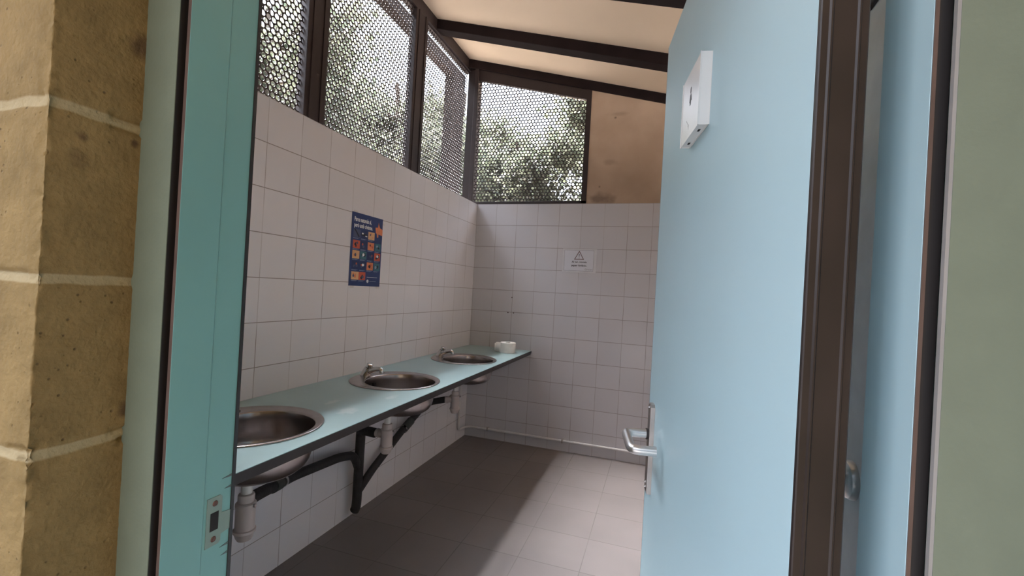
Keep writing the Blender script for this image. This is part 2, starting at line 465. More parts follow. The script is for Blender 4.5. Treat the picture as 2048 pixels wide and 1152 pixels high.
# --- door frame (trim_1)
fr = bpy.data.objects.new('trim_1', None); COL.objects.link(fr); struct(fr)
JL, JR = 1.100, 1.870
HZ = 2.03
# outer casing: left, right, head
bm = bmesh.new()
bx(bm, (1.026, -3.541, 0), (1.088, -3.5400, HZ + .07))
obj('outer_casing', bm, green, fr, True, .6)
bm = bmesh.new(); bx(bm, (1.8835, -3.541, 0), (1.98, -3.531, HZ + .07))
obj('outer_casing', bm, green, fr)
bm = bmesh.new(); bx(bm, (1.8812, -3.5405, 0), (1.8835, -3.5360, HZ + .07))
obj('edge_strip', bm, greyedge, fr)
bm = bmesh.new(); bx(bm, (1.088, -3.541, HZ + .012), (1.88, -3.531, HZ + .07))
obj('outer_casing', bm, green, fr)
# brown groove profiles
for p_, q_ in (((1.03, -3.5400, 0), (1.0880, -3.50, HZ + .012)), ((1.086, -3.526, 0), (1.0965, -3.50, HZ + .012)), ((1.8735, -3.529, 0), (1.884, -3.50, HZ + .012)), ((1.0965, -3.529, HZ), (1.8735, -3.50, HZ + .012))):
    obj('groove', box(p_, q_), core, fr)
obj('groove_lip', box((1.0930, -3.5338, 0), (1.0996, -3.50, HZ)), edge_l, fr)
obj('groove_lip', box((1.8705, -3.5355, 0), (1.8730, -3.50, HZ)), edge_l, fr)
# jambs: stop strip A and rebate strip B
def jamb(x, s, m, ye=-3.4365):
    poly = [(x, -3.5345), (x, -3.4795), (x - s * .0012, -3.4775), (x - s * .0012, ye), (x - s * .035, ye), (x - s * .035, -3.5), (x - s * .004, -3.5), (x - s * .0005, -3.5345)]
    bm = bmesh.new()
    prism(bm, poly, (0, 0, 0), (1, 0, 0), (0, 1, 0), (0, 0, 1), HZ)
    return obj('jamb', bm, m, fr)
jamb(JL, 1, teal); jamb(JR, -1, blue, -3.450)
bm = bmesh.new(); bx(bm, (JL, -3.534, HZ), (JR, -3.4365, HZ + .035)); obj('head', bm, teal, fr)
bm = bmesh.new(); bx(bm, (JL - .03, -3.4365, 0), (JL + .0005, -3.4315, HZ)); obj('seal', bm, core, fr)
# strike plate with bolt opening and screws, on the left jamb
sx = JL - .0012
bm = bmesh.new()
def plate_poly():
    y0, y1, ye = -3.4735, -3.4505, -3.4355
    return [(y0, 1.012), (y1 - .003, 1.012), (y1, 1.015), (y1, 1.024), (ye, 1.026), (ye, 1.053), (y1, 1.055), (y1, 1.079), (y1 - .003, 1.082), (y0, 1.082)]
pp = plate_poly()
prism(bm, pp, (sx, 0, 0), (0, 1, 0), (0, 0, 1), (1, 0, 0), .0011)
sp = obj('strike_plate', bm, mat('strike_plate_metal', (.20, .27, .235), .45, 0, .05), fr)
bm = box((sx + .0008, -3.4680, 1.034), (sx + .0015, -3.4555, 1.060)); obj('bolt_hole', bm, dark, sp)
for z in (1.0215, 1.0725):
    bm = bmesh.new()
    bmesh.ops.create_cone(bm, cap_ends=True, segments=20, radius1=.0044, radius2=.0034, depth=.0014, matrix=Matrix.Translation((sx + .0015, -3.4615, z)) @ Matrix.Rotation(PI / 2, 4, 'Y'))
    obj('screw', bm, mat('rusty_screw', (.13, .06, .045), .5, .4, .3, 300), sp, True, .6)
for z, l in ((1.105, .016), (1.089, .011), (1.0045, .014), (.9915, .011)):
    bm = bmesh.new()
    prism(bm, [(-3.4365, z - .0022), (-3.4365, z + .0015), (-3.4365 - l, z - .001)], (sx, 0, 0), (0, 1, 0), (0, 0, 1), (1, 0, 0), .0006)
    obj('shadow_wedge', bm, mat('shadow_wedge_grey', (.10, .13, .125), .6), fr)  # thin dark wedges drawn in for small shadows at the jamb edge

# --- door leaf (door_1), opened inwards on the right jamb
HN = Vector((1.800, -3.519, 0)); DD = Vector((-.171, .9853, 0)).normalized(); DN = Vector((-.9853, -.171, 0)).normalized()
dr = bpy.data.objects.new('door_1', None); COL.objects.link(dr); struct(dr)
dr.location = HN
dr.rotation_euler = (0, 0, math.atan2(DD.y, DD.x))          # local +x = along the leaf, local +y = outer face side
# local y axis = rotate z of DD = (-DD.y, DD.x) = DN
DW, DH, DT = .7196, 2.004, .037
bm = box((.0015, -DT + .0005, .008), (DW, 0, DH), .0006, 1)
obj('leaf', bm, blue, dr)
# hinge-side edge: dark profile with two raised lips
prof = [(0, -DT), (-.0022, -DT), (-.0030, -DT + .001), (-.0030, -DT + .0062), (-.0045, -DT + .0074), (-.0045, -DT + .0086), (-.0034, -DT + .0100), (-.0034, -.0100), (-.0045, -.0086), (-.0045, -.0074), (-.0030, -.0062), (-.0030, -.001), (-.0022, 0), (.0015, 0), (.0015, -DT)]
bm = bmesh.new()
prism(bm, prof, (0, 0, .008), (1, 0, 0), (0, 1, 0), (0, 0, 1), DH - .008)
obj('edge_profile', bm, edge_m, dr)
bm = bmesh.new(); bx(bm, (DW, -DT, .008), (DW + .0015, 0, DH)); obj('edge_profile', bm, core, dr)
# escutcheon
hs, hz = .655, 1.092
bm = bmesh.new()
w2, zb, zt = .0165, .962, 1.161
poly = [(-w2, zb), (w2, zb), (w2, zt - .006), (w2 - .006, zt), (-w2 + .006, zt), (-w2, zt - .006)]
prism(bm, poly, (hs, 0, 0), (1, 0, 0), (0, 0, 1), (0, 1, 0), .0095)
bmesh.ops.bevel(bm, geom=[e_ for e_ in bm.edges if all(v.co.y > .009 for v in e_.verts)], offset=.0015, segments=2, affect='EDGES')
es = obj('escutcheon', bm, mat('satin_plate', (.50, .45, .43), .36, 1), dr, True, .5)
for zz in (.972, .983, 1.152):
    bm = bmesh.new(); bmesh.ops.create_cone(bm, cap_ends=True, segments=14, radius1=.003, radius2=.0024, depth=.003, matrix=Matrix.Translation((hs + .004, .0105, zz)) @ Matrix.Rotation(-PI / 2, 4, 'X'))
    obj('screw', bm, chrome, es, True, .6)
# lever: out, back towards the hinge, and returned to the door
bm = bmesh.new()
pts = smooth_path([(hs, .008, hz), (hs, .060, hz), (hs - .118, .060, hz), (hs - .118, .012, hz)], .018, 8)
tube(bm, pts, .0098, 20)
lv = obj('handle', bm, satin, dr, True, .9)
bm = bmesh.new(); bmesh.ops.create_cone(bm, cap_ends=True, segments=24, radius1=.0125, radius2=.0125, depth=.006, matrix=Matrix.Translation((hs, .0115, hz)) @ Matrix.Rotation(PI / 2, 4, 'X'))
obj('collar', bm, core, lv, True, .6)
# inner lever and plate
bm = box((hs - .0165, -DT - .009, .962), (hs + .0165, -DT, 1.161), .001); obj('escutcheon', bm, satin, dr)
bm = bmesh.new(); tube(bm, smooth_path([(hs, -DT - .008, hz), (hs, -DT - .06, hz), (hs - .118, -DT - .06, hz), (hs - .118, -DT - .012, hz)], .018, 6), .0098, 16)
obj('handle', bm, satin, dr, True, .9)
# hinges
for z in (.25, 1.78):
    bm = bmesh.new(); tube(bm, [(-.004, -DT - .008, z), (-.004, -DT - .008, z + .09)], .007, 14); bx(bm, (-.001, -DT - .003, z), (.03, -DT, z + .09))
    obj('hinge', bm, satin, dr, True, .6)

# sign on the door: a shallow white box
sg = thing('toilet_sign', 'small square white plastic toilet sign fixed to the blue door', 'sign')
def dpt(s, off, z): return HN + DD * s + DN * off + Vector((0, 0, z))
def dbox(bm, s0, s1, o0, o1, z0, z1, bevel=0):
    r = bmesh.ops.create_cube(bm, size=1); vs = r['verts']
    for v in vs:
        v.co = dpt((s0 + s1) / 2 + v.co.x * (s1 - s0), (o0 + o1) / 2 + v.co.y * (o1 - o0), (z0 + z1) / 2 + v.co.z * (z1 - z0))
    if bevel: bmesh.ops.bevel(bm, geom=list({e for v in vs for e in v.link_edges}), offset=bevel, segments=2, affect='EDGES')
S0, S1, Z0, Z1 = .321, .4375, 1.672, 1.783
bm = bmesh.new(); dbox(bm, S0, S1, .0005, .0165, Z0, Z1, .0012)
obj('sign_box', bm, mat('white_sign_plastic', (.80, .79, .78), .25, 0, .02), sg)
inkg = mat('grey_pictogram', (.10, .10, .11), .5)
bm = bmesh.new()
sc_, zc_ = .379, 1.742
prism(bm, [(.0035 * math.cos(a * PI / 8), .0075 + .0055 * math.sin(a * PI / 8)) for a in range(16)], dpt(sc_, .0165, zc_), DD, (0, 0, 1), DN, .0003)
prism(bm, [(-.003, 0), (.003, 0), (.0075, -.012), (.003, -.0115), (.003, -.018), (-.003, -.018), (-.003, -.0115), (-.0075, -.012)], dpt(sc_, .0165, zc_ + .0005), DD, (0, 0, 1), DN, .0003)
obj('pictogram', bm, inkg, sg)
for s, w in ((.345, .010), (.410, .010)):
    bm = bmesh.new(); dbox(bm, s, s + w, .006, .0095, Z0 - .0003, Z0 + .0002); obj('slot', bm, dark, sg)
bm = bmesh.new()
prism(bm, [(-.012, -.006), (-.011, -.0065), (.008, .009), (.007, .0095)], dpt(.395, .0165, 1.697), DD, (0, 0, 1), DN, .0002)
prism(bm, [(-.004, .003), (.006, .003), (.006, .0022), (.0015, .0022), (.0015, -.004), (.0005, -.004), (.0005, .0022), (-.004, .0022)], dpt(.385, .0165, 1.690), DD, (0, 0, 1), DN, .0002)
obj('slash_reflection_mark', bm, mat('reflection_mark_grey', (.42, .41, .41), .5), sg)  # faint slash and a T-shaped reflection, both drawn in grey

# ------------------------------------------------------------------ roof timbers
GB = 'dark ceiling rafters'
def rafter(y0, y1, depth, label, x0=-.18, x1=XR):
    bm = bmesh.new()
    prism(bm, [(x0, ceil_z(x0)), (x1, ceil_z(x1)), (x1, ceil_z(x1) - depth), (x0, ceil_z(x0) - depth)], (0, y0, 0), (1, 0, 0), (0, 0, 1), (0, 1, 0), y1 - y0)
    bmesh.ops.bevel(bm, geom=bm.edges[:], offset=.003, segments=1, affect='EDGES')
    return tag(obj('rafter', bm, brown_wood), label, 'beam', GB)
rafter(.0, .10, .083, 'dark brown rafter lying along the top of the back wall')
rafter(-.655, -.545, .083, 'dark brown rafter crossing the ceiling, first out from the back wall')
rafter(-1.42, -1.31, .083, 'dark brown rafter at the top edge, second out from the back wall')
rafter(-2.17, -2.06, .083, 'dark brown rafter above the photo, third out from the back wall')
rafter(-2.93, -2.82, .083, 'dark brown rafter above the photo, nearest the entrance')
bm = bmesh.new()
prism(bm, [(-.245, ceil_z(-.245)), (-.17, ceil_z(-.17)), (-.17, 3.50), (-.245, 3.50)], (0, YF1, 0), (1, 0, 0), (0, 0, 1), (0, 1, 0), .1 - YF1)
tag(obj('wall_plate', bm, brown), 'long dark brown beam over the left row of perforated screens', 'beam')

# posts of the clerestory
def post(x0, x1, y0, y1, z1, label, z0=TOP):
    t = thing('steel_post', label, 'post', ((x0 + x1) / 2, (y0 + y1) / 2, z0), group='brown clerestory posts')
    a = (x0 - (x0 + x1) / 2, y0 - (y0 + y1) / 2, 0); b = (x1 - (x0 + x1) / 2, y1 - (y0 + y1) / 2, z1 - z0)
    bm = box(a, b, .004)
    obj('shaft', bm, brown, t)
    bm = bmesh.new(); bx(bm, (b[0], a[1] + .03, 0), (b[0] + .006, a[1] + .045, z1 - z0)); bx(bm, (b[0], b[1] - .045, 0), (b[0] + .006, b[1] - .03, z1 - z0))
    obj('flange', bm, brown, t)
post(-.225, -.165, -2.03, -1.875, 3.5, 'brown steel post between the two nearest left screens')
post(-.225, -.165, -.975, -.80, 3.5, 'brown steel post between the second and third left screens')
post(-.225, -.165, -3.10, -2.95, 3.5, 'brown steel post of the left screens, hidden behind the door frame')
t = thing('steel_post', 'brown steel post in the corner where left and back screens meet', 'post', (-.12, .05, TOP), group='brown clerestory posts')
bm = box((-.07, -.0, 0), (-.02, .08, 1.30), .003); bx(bm, (.018, -.048, 0), (.058, .05, 1.30), .003); bx(bm, (-.03, -.03, 0), (.03, .06, 1.30))
obj('shaft', bm, brown, t)

# ------------------------------------------------------------------ perforated screens
PITCH = .0325; HR = .0129
def perforated(origin, u, v, w, inside, u0, u1, v0, v1, thick=.0025):
    """hex-pitched round-holed sheet; u along, v up, w thickness"""
    o, u, v, w = Vector(origin), Vector(u), Vector(v), Vector(w)
    rowh = PITCH * math.sqrt(3) / 2
    V = []; Fc = []
    hexr = PITCH / math.sqrt(3)
    n = 12
    hexp = []
    for k_ in range(n):
        a = PI / 2 + 2 * PI * k_ / n
        rr = hexr if k_ % 2 == 0 else PITCH / 2
        hexp.append((rr * math.cos(a), rr * math.sin(a)))
    j0 = 0
    v_ = v0; j = 0
    while v_ < v1:
        u_ = u0 + (PITCH / 2 if j % 2 else 0)
        while u_ < u1:
            if inside(u_, v_):
                b = len(V)
                for d in (0, thick):
                    for (px, py) in hexp: V.append(o + u * (u_ + px) + v * (v_ + py) + w * d)
                    for k_ in range(n):
                        a = PI / 2 + 2 * PI * k_ / n
                        V.append(o + u * (u_ + HR * math.cos(a)) + v * (v_ + HR * math.sin(a)) + w * d)
                for k_ in range(n):
                    k2 = (k_ + 1) % n
                    Fc.append((b + k_, b + k2, b + n + k2, b + n + k_))
                    Fc.append((b + 2 * n + k_, b + 3 * n + k_, b + 3 * n + k2, b + 2 * n + k2))
                    Fc.append((b + n + k_, b + n + k2, b + 3 * n + k2, b + 3 * n + k_))
            u_ += PITCH
        v_ += rowh; j += 1
    me = bpy.data.meshes.new('perforated_sheet'); me.from_pydata([tuple(x) for x in V], [], Fc)
    return me

def left_window(i, y0, y1):
    wnd = bpy.data.objects.new('window_%d' % i, None); COL.objects.link(wnd); struct(wnd)
    me = perforated((-.20, 0, 0), (0, 1, 0), (0, 0, 1), (-1, 0, 0), lambda a, b: True, y0, y1, TOP + .0, 3.51)
    link('perforated_sheet', me, mesh_m, wnd)
    bm = bmesh.new()
    bx(bm, (-.215, y0 - .02, TOP), (-.19, y1 + .02, TOP + .02)); bx(bm, (-.215, y0 - .02, 3.49), (-.19, y1 + .02, 3.52))
    obj('window_frame', bm, brown, wnd)
left_window(1, YF1, -2.02); left_window(2, -1.885, -.965); left_window(3, -.81, .06)
wnd = bpy.data.objects.new('window_4', None); COL.objects.link(wnd); struct(wnd)
me = perforated((0, .03, 0), (1, 0, 0), (0, 0, 1), (0, 1, 0), lambda a, b: b < 3.392 - .262 * (a + .06) - .0, -.058, 1.0, TOP + .038, 3.5)
link('perforated_sheet', me, mesh_m, wnd)
bm = bmesh.new()
bx(bm, (-.075, .004, TOP), (1.03, .05, TOP + .026), .002)
prism(bm, [(.985, TOP), (1.03, TOP), (1.03, ceil_z(1.03) - .08), (.985, ceil_z(.985) - .08)], (0, .004, 0), (1, 0, 0), (0, 0, 1), (0, 1, 0), .046)
prism(bm, [(-.075, 3.39), (1.02, 3.113), (1.02, 3.21), (-.075, 3.50)], (0, .014, 0), (1, 0, 0), (0, 0, 1), (0, 1, 0), .036)
obj('window_frame', bm, brown, wnd)

# ------------------------------------------------------------------ counter
CX1, CZ, CT = .612, .857, .030
BASINS = [(.300, -2.675), (.312, -1.750), (.314, -.825)]
RH = .222
def counter_plate(z0, z1, inset=0):
    bm = bmesh.new()
    x0, x1 = .002, CX1 - inset; half = .26
    segs = []
    y = YF1 + .004
    ys = []
    for cx, cy in BASINS: ys.append((cy - half, cy + half, cx, cy))
    def quad(xa, xb, ya, yb):
        a = [bm.verts.new(p) for p in ((xa, ya, z0), (xb, ya, z0), (xb, yb, z0), (xa, yb, z0))]
        b = [bm.verts.new((v.co.x, v.co.y, z1)) for v in a]
        bm.faces.new(a[::-1]); bm.faces.new(b)
        bm.faces.new((a[1], a[2], b[2], b[1])); bm.faces.new((a[3], a[0], b[0], b[3]))
    for ya, yb, cx, cy in ys:
        quad(x0, x1, y, ya)
        # plate with a round hole
        N = 48; angs = sorted(set([round(2 * PI * i / N, 6) for i in range(N)] + [round(math.atan2(q - cy, p - cx) % (2 * PI), 6) for p in (x0, x1) for q in (ya, yb)]))
        inner = []; outer = []
        for a in angs:
            c, s = math.cos(a), math.sin(a)
            t = min([((x1 - cx) / c) if c > 1e-9 else ((x0 - cx) / c) if c < -1e-9 else 1e9, ((yb - cy) / s) if s > 1e-9 else ((ya - cy) / s) if s < -1e-9 else 1e9])
            outer.append((cx + c * t, cy + s * t)); inner.append((cx + RH * c, cy + RH * s))
        n = len(angs)
        vo = [[bm.verts.new((p[0], p[1], z)) for p in outer] for z in (z0, z1)]
        vi = [[bm.verts.new((p[0], p[1], z)) for p in inner] for z in (z0, z1)]
        for i in range(n):
            j = (i + 1) % n
            bm.faces.new((vo[1][i], vo[1][j], vi[1][j], vi[1][i])); bm.faces.new((vo[0][j], vo[0][i], vi[0][i], vi[0][j]))
            bm.faces.new((vi[0][i], vi[0][j], vi[1][j], vi[1][i])); bm.faces.new((vo[0][i], vo[0][j], vo[1][j], vo[1][i]))
        y = yb
    quad(x0, x1, y, -.003)
    return bm
ct = thing('washbasin_counter', 'long teal laminate counter with a black front edge along the left wall', 'counter')

def counter_mat():
    m = counter_m.copy(); m.name = 'teal_counter_top'
    t = m.node_tree; b = t.nodes['Principled BSDF']
    src = b.inputs['Base Color'].links[0].from_socket
    g = t.nodes.new('ShaderNodeNewGeometry')
    n3 = t.nodes.new('ShaderNodeTexNoise'); n3.inputs['Scale'].default_value = 35; n3.inputs['Detail'].default_value = 4
    t.links.new(g.outputs['Position'], n3.inputs['Vector'])
    acc = None
    for x, y, rx, ry, s in ((.475, -2.36, .045, .05, .35), (.33, -2.28, .02, .045, .28), (.50, -2.08, .02, .05, .3)):
        vm = t.nodes.new('ShaderNodeVectorMath'); vm.operation = 'SUBTRACT'; t.links.new(g.outputs['Position'], vm.inputs[0]); vm.inputs[1].default_value = (x, y, 0)
        sc = t.nodes.new('ShaderNodeVectorMath'); sc.operation = 'MULTIPLY'; t.links.new(vm.outputs[0], sc.inputs[0]); sc.inputs[1].default_value = (1 / rx, 1 / ry, 0)
        ln = t.nodes.new('ShaderNodeVectorMath'); ln.operation = 'LENGTH'; t.links.new(sc.outputs[0], ln.inputs[0])
        d = N_(t, 'ADD', ln.outputs['Value'], N_(t, 'MULTIPLY', N_(t, 'SUBTRACT', n3.outputs['Fac'], .5), 1.8))
        mr = t.nodes.new('ShaderNodeMapRange'); t.links.new(d, mr.inputs[0])
        mr.inputs[1].default_value = .5; mr.inputs[2].default_value = 1.1; mr.inputs[3].default_value = s; mr.inputs[4].default_value = 0
        acc = mr.outputs[0] if acc is None else N_(t, 'MAXIMUM', acc, mr.outputs[0])
    mix = t.nodes.new('ShaderNodeMix'); mix.data_type = 'RGBA'
    t.links.new(acc, mix.inputs[0]); t.links.new(src, mix.inputs[6]); mix.inputs[7].default_value = (.72, .74, .74, 1)
    t.links.new(mix.outputs[2], b.inputs['Base Color'])
    return m
obj('countertop', counter_plate(CZ - .0022, CZ, .0006), counter_mat(), ct)
obj('core_board', counter_plate(CZ - .024, CZ - .0022, 0), core, ct)
bm = bmesh.new(); bx(bm, (CX1 - .028, YF1 + .01, CZ - .036), (CX1 - .006, -.004, CZ - .024)); obj('front_rail', bm, core, ct)
for y in (-3.2, -2.2, -1.28, -.3):
    bm = bmesh.new(); bx(bm, (.003, y - .012, CZ - .054), (CX1 - .05, y + .012, CZ - .024)); obj('bracket', bm, core, ct)

# ------------------------------------------------------------------ basins
def make_basin(cx, cy, label, first=None):
    t = thing('washbasin', label, 'washbasin', (cx, cy, CZ), group='round steel washbasins set in the counter')
    if first is None:
        o = .033
        prof = [(.2465, .0003, 0), (.2475, .0022, 0), (.2455, .0046, 0), (.241, .0062, 0), (.236, .0056, 0), (.231, .0046, 0.002), (.215, .0040, .014), (.198, .0036, .030), (.194, .0030, o), (.1905, .0005, o), (.189, -.004, o),
                (.1875, -.03, o), (.186, -.07, o), (.183, -.10, o), (.177, -.122, o), (.166, -.140, o), (.148, -.154, o), (.115, -.163, o), (.06, -.168, o), (.034, -.169, o), (.031, -.172, o), (.012, -.174, o), (.001, -.174, o)]
        bm = bmesh.new(); lathe(bm, prof, 96, cap=False)
        bmesh.ops.remove_doubles(bm, verts=bm.verts, dist=.0004)
        b = obj('bowl', bm, steel, t, True, 1.2)
        md = b.modifiers.new('thickness', 'SOLIDIFY'); md.thickness = .0012; md.offset = -1
        bm = bmesh.new(); lathe(bm, [(.001, -.1725, o), (.027, -.1725, o), (.029, -.171, o), (.027, -.1695, o), (.010, -.1705, o), (.001, -.171, o)], 32, cap=False)
        obj('drain', bm, chrome, t, True, .8)
        # overflow slots on the wall side of the bowl
        for k_ in range(5):
            if k_ == 2: continue
            a = PI - .02 - (k_ - 2) * .062
            rr = .1842
            c = Vector((o + rr * math.cos(a), rr * math.sin(a), -.045)); tv = Vector((-math.sin(a), math.cos(a), 0)); nv = Vector((-math.cos(a), -math.sin(a), 0))
            bm = bmesh.new()
            prism(bm, [(-.004, -.010), (-.002, -.012), (.002, -.012), (.004, -.010), (.004, .010), (.002, .012), (-.002, .012), (-.004, .010)], c + nv * .0004, tv, (0, 0, 1), nv, .0012)
            obj('overflow_slot', bm, dark, t)
    else:
        for ch in first.children:
            c = ch.copy(); COL.objects.link(c); c.parent = t
    return t
b1 = make_basin(*BASINS[0], 'round stainless washbasin nearest the entrance, cut off by the door frame')
b2 = make_basin(*BASINS[1], 'round stainless washbasin in the middle of the counter', b1)
b3 = make_basin(*BASINS[2], 'round stainless washbasin nearest the back wall', b1)

# ------------------------------------------------------------------ taps
def make_tap(x, y, label, first=None):
    t = thing('push_tap', label, 'tap', (x, y, CZ + .004), group='push taps behind the basins')
    if first is None:
        bm = bmesh.new()
        # body leaning towards the bowl
        tube(bm, [(-.004, 0, 0), (-.004, 0, .003), (-.003, 0, .0045), (.004, 0, .020), (.013, 0, .038), (.0155, 0, .044), (.017, 0, .047)], [.029, .029, .0265, .0255, .0235, .0215, .015], 28)
        body = obj('body', bm, chrome, t, True, .7)
        bm = bmesh.new()
        tube(bm, [(.015, 0, .042), (.0195, 0, .052), (.020, 0, .053), (.0245, 0, .065), (.0255, 0, .0675), (.026, 0, .069)], [.0115, .0115, .018, .019, .0165, .012], 24)
        obj('push_button', bm, chrome, t, True, .7)
        bm = bmesh.new()
        pts = [(.004, 0, .018), (.03, 0, .030), (.055, 0, .040), (.078, 0, .0445), (.094, 0, .044), (.102, 0, .038), (.104, 0, .029)]
        sm = []
        V_ = [Vector(p) for p in pts]
        for i in range(len(V_) - 1):
            for q in range(4): sm.append(V_[i].lerp(V_[i + 1], q / 4))
        sm.append(V_[-1])
        for _ in range(2): sm = [sm[0]] + [(a + b * 2 + c) / 4 for a, b, c in zip(sm, sm[1:], sm[2:])] + [sm[-1]]
        n_ = len(sm); tube(bm, sm, [.019 - .007 * min(1, i / n_ * 1.6) for i in range(n_)], 20)
        sp_ = obj('spout', bm, chrome, t, True, .9)
        bm = bmesh.new(); tube(bm, [(.104, 0, .032), (.1045, 0, .023)], .0135, 20); obj('aerator', bm, chrome, sp_, True, .7)
    else:
        for ch in first.children:
            c = ch.copy(); COL.objects.link(c); c.parent = t
            for g in ch.children:
                d = g.copy(); COL.objects.link(d); d.parent = c
    return t
t1 = make_tap(.100, -2.655, 'chrome push tap of the nearest basin, mostly behind the door frame')
make_tap(.106, -1.735, 'chrome push tap on the rim of the middle basin', t1)
make_tap(.108, -.815, 'chrome push tap on the rim of the basin nearest the back wall', t1)

# ------------------------------------------------------------------ bottle traps
def make_trap(x, y, z, label, ang, first=None):
    t = thing('bottle_trap', label, 'drain trap', (x, y, z), group='bottle traps under the basins')
    if first is None:
        bm = bmesh.new(); tube(bm, [(0, 0, .16), (0, 0, .243)], .0185, 28); obj('tailpiece', bm, white_pl, t, True, .6)
        bm = bmesh.new(); lathe(bm, [(.033, .236), (.036, .240), (.036, .247), (.024, .247)], 32); obj('flange', bm, trap_pl, t, True, .6)
        bm = bmesh.new(); lathe(bm, [(.026, .135), (.0275, .140), (.0275, .158), (.026, .163), (.020, .166)], 32)
        obj('nut', bm, trap_pl, t, True, .6)
        bm = bmesh.new(); lathe(bm, [(.0295, .036), (.0325, .040), (.0325, .118), (.0345, .121), (.0345, .130), (.031, .134), (.026, .136)], 36)
        obj('trap_body', bm, trap_pl, t, True, .6)
        bm = bmesh.new(); lathe(bm, [(.012, -.004), (.024, .000), (.0295, .010), (.0335, .024), (.037, .028), (.037, .037), (.031, .040)], 36)
        obj('trap_cup', bm, trap_pl, t, True, .7)
        bm = bmesh.new(); bx(bm, (.036, -.004, .122), (.044, .004, .134), .0015); obj('clip', bm, steel, t)
    else:
        for ch in first.children:
            c = ch.copy(); COL.objects.link(c); c.parent = t
    bm = bmesh.new()
    d = Vector((math.cos(ang), math.sin(ang), 0))
    p0 = Vector((0, 0, .098)); tube(bm, [p0 + d * .025, p0 + d * .058], .021, 24); tube(bm, [p0 + d * .05, p0 + d * .074], .025, 24)
    obj('outlet', bm, trap_pl, t, True, .6)
    return t
tr1 = make_trap(.314, -2.69, .452, 'pinkish bottle trap under the nearest basin, beside the strike plate', PI * .75)
tr2 = make_trap(.286, -1.765, .454, 'pinkish bottle trap under the middle basin', PI * .93, tr1)
tr3 = make_trap(.270, -.85, .452, 'pinkish bottle trap under the basin nearest the back wall', PI * 1.12, tr1)

# ------------------------------------------------------------------ black waste pipes
wp = thing('waste_pipe', 'black branching waste pipe joining the three traps at the left wall', 'pipe')
bm = bmesh.new()
tube(bm, smooth_path([(.20, -1.752, .549), (.085, -1.72, .540), (.062, -1.69, .515), (.060, -1.69, .10), (.056, -1.69, .068), (.048, -1.69, .052)], .02, 8), .027, 22, jitter=.012)
obj('down_pipe', bm, black_pl, wp, True, 1.2)
bm = bmesh.new()
tube(bm, smooth_path([(.262, -2.64, .550), (.235, -2.58, .545), (.085, -2.22, .462), (.062, -1.86, .425), (.060, -1.74, .395), (.060, -1.692, .30)], .05, 8), .0235, 22, jitter=.012)
br1 = obj('branch_pipe', bm, black_pl, wp, True, 1.2)
bm = bmesh.new(); tube(bm, [(.176, -2.437, .512), (.150, -2.375, .498)], .0275, 22); obj('sleeve', bm, grey_rub, br1, True, .8)
bm = bmesh.new(); tube(bm, [(.138, -2.347, .4915), (.133, -2.335, .4885)], .0265, 22); obj('hose_clamp', bm, satin, br1, True, .8)
bm = bmesh.new()
tube(bm, smooth_path([(.200, -.878, .549), (.085, -.905, .520), (.066, -.98, .490), (.060, -1.25, .385), (.060, -1.55, .245), (.060, -1.69, .16)], .04, 8), .0235, 22, jitter=.012)
br2 = obj('branch_pipe', bm, black_pl, wp, True, 1.2)
bm = bmesh.new(); tube(bm, [(.062, -1.12, .434), (.061, -1.20, .403)], .0285, 22); obj('sleeve', bm, grey_rub, br2, True, .8)
bm = bmesh.new(); tube(bm, [(.062, -1.205, .402), (.061, -1.216, .398)], .0295, 22); obj('hose_clamp', bm, steel, br2, True, .8)

# white supply pipe from under the counter, along the foot of the back wall
pp_ = thing('supply_pipe', 'thin white painted pipe running along the foot of the back wall', 'pipe')
bm = bmesh.new(); tube(bm, smooth_path([(.022, -.205, CZ - .03), (.022, -.205, .105), (.022, -.06, .094), (.06, -.018, .094), (XR - .02, -.018, .100)], .03, 8), .0105, 16)
obj('pipe', bm, white_pipe, pp_, True, 1.2)
for x in (.235, .94, 1.7, 2.5):
    bm = bmesh.new(); bx(bm, (x - .006, -.032, .078), (x + .006, -.001, .112), .002); obj('pipe_clip', bm, mat('weathered_clip', (.33, .30, .29), .6), pp_)

# ------------------------------------------------------------------ toilet roll
tr = thing('toilet_roll', 'white toilet roll standing on the far end of the teal counter', 'toilet roll', (.470, -.262, CZ))
bm = bmesh.new(); lathe(bm, [(.023, .002), (.064, .0), (.0665, .003), (.0665, .085), (.064, .088), (.024, .087), (.022, .082), (.022, .01)], 48, cap=False)
obj('roll', bm, paper, tr, True, .6)
bm = bmesh.new(); lathe(bm, [(.0215, .003), (.0215, .086), (.0205, .086), (.0205, .003)], 32, cap=False); obj('core_tube', bm, mat('cardboard_core', (.16, .13, .11), .9), tr, True, .6)
bm = bmesh.new()
pth = []
for i in range(9):
    a = PI * 1.18 + i * .06; pth.append((.0592 * math.cos(a), .0592 * math.sin(a)))
pth = pth[::-1] + [(-.070, .004), (-.086, .012), (-.100, .014)]
pth = [(-.052, -.042), (-.066, -.036), (-.079, -.034), (-.092, -.036), (-.100, -.042), (-.104, -.051)]
lo = [bm.verts.new((x, y, .003 + (.006 if i > 3 else 0))) for i, (x, y) in enumerate(pth)]
hi = [bm.verts.new((x, y, .087 - (.009 if i > 3 else .0))) for i, (x, y) in enumerate(pth)]
for i in range(len(pth) - 1): bm.faces.new((lo[i], lo[i + 1], hi[i + 1], hi[i]))
fl = obj('loose_sheet', bm, paper, tr, True)
md = fl.modifiers.new('thickness', 'SOLIDIFY'); md.thickness = .0012

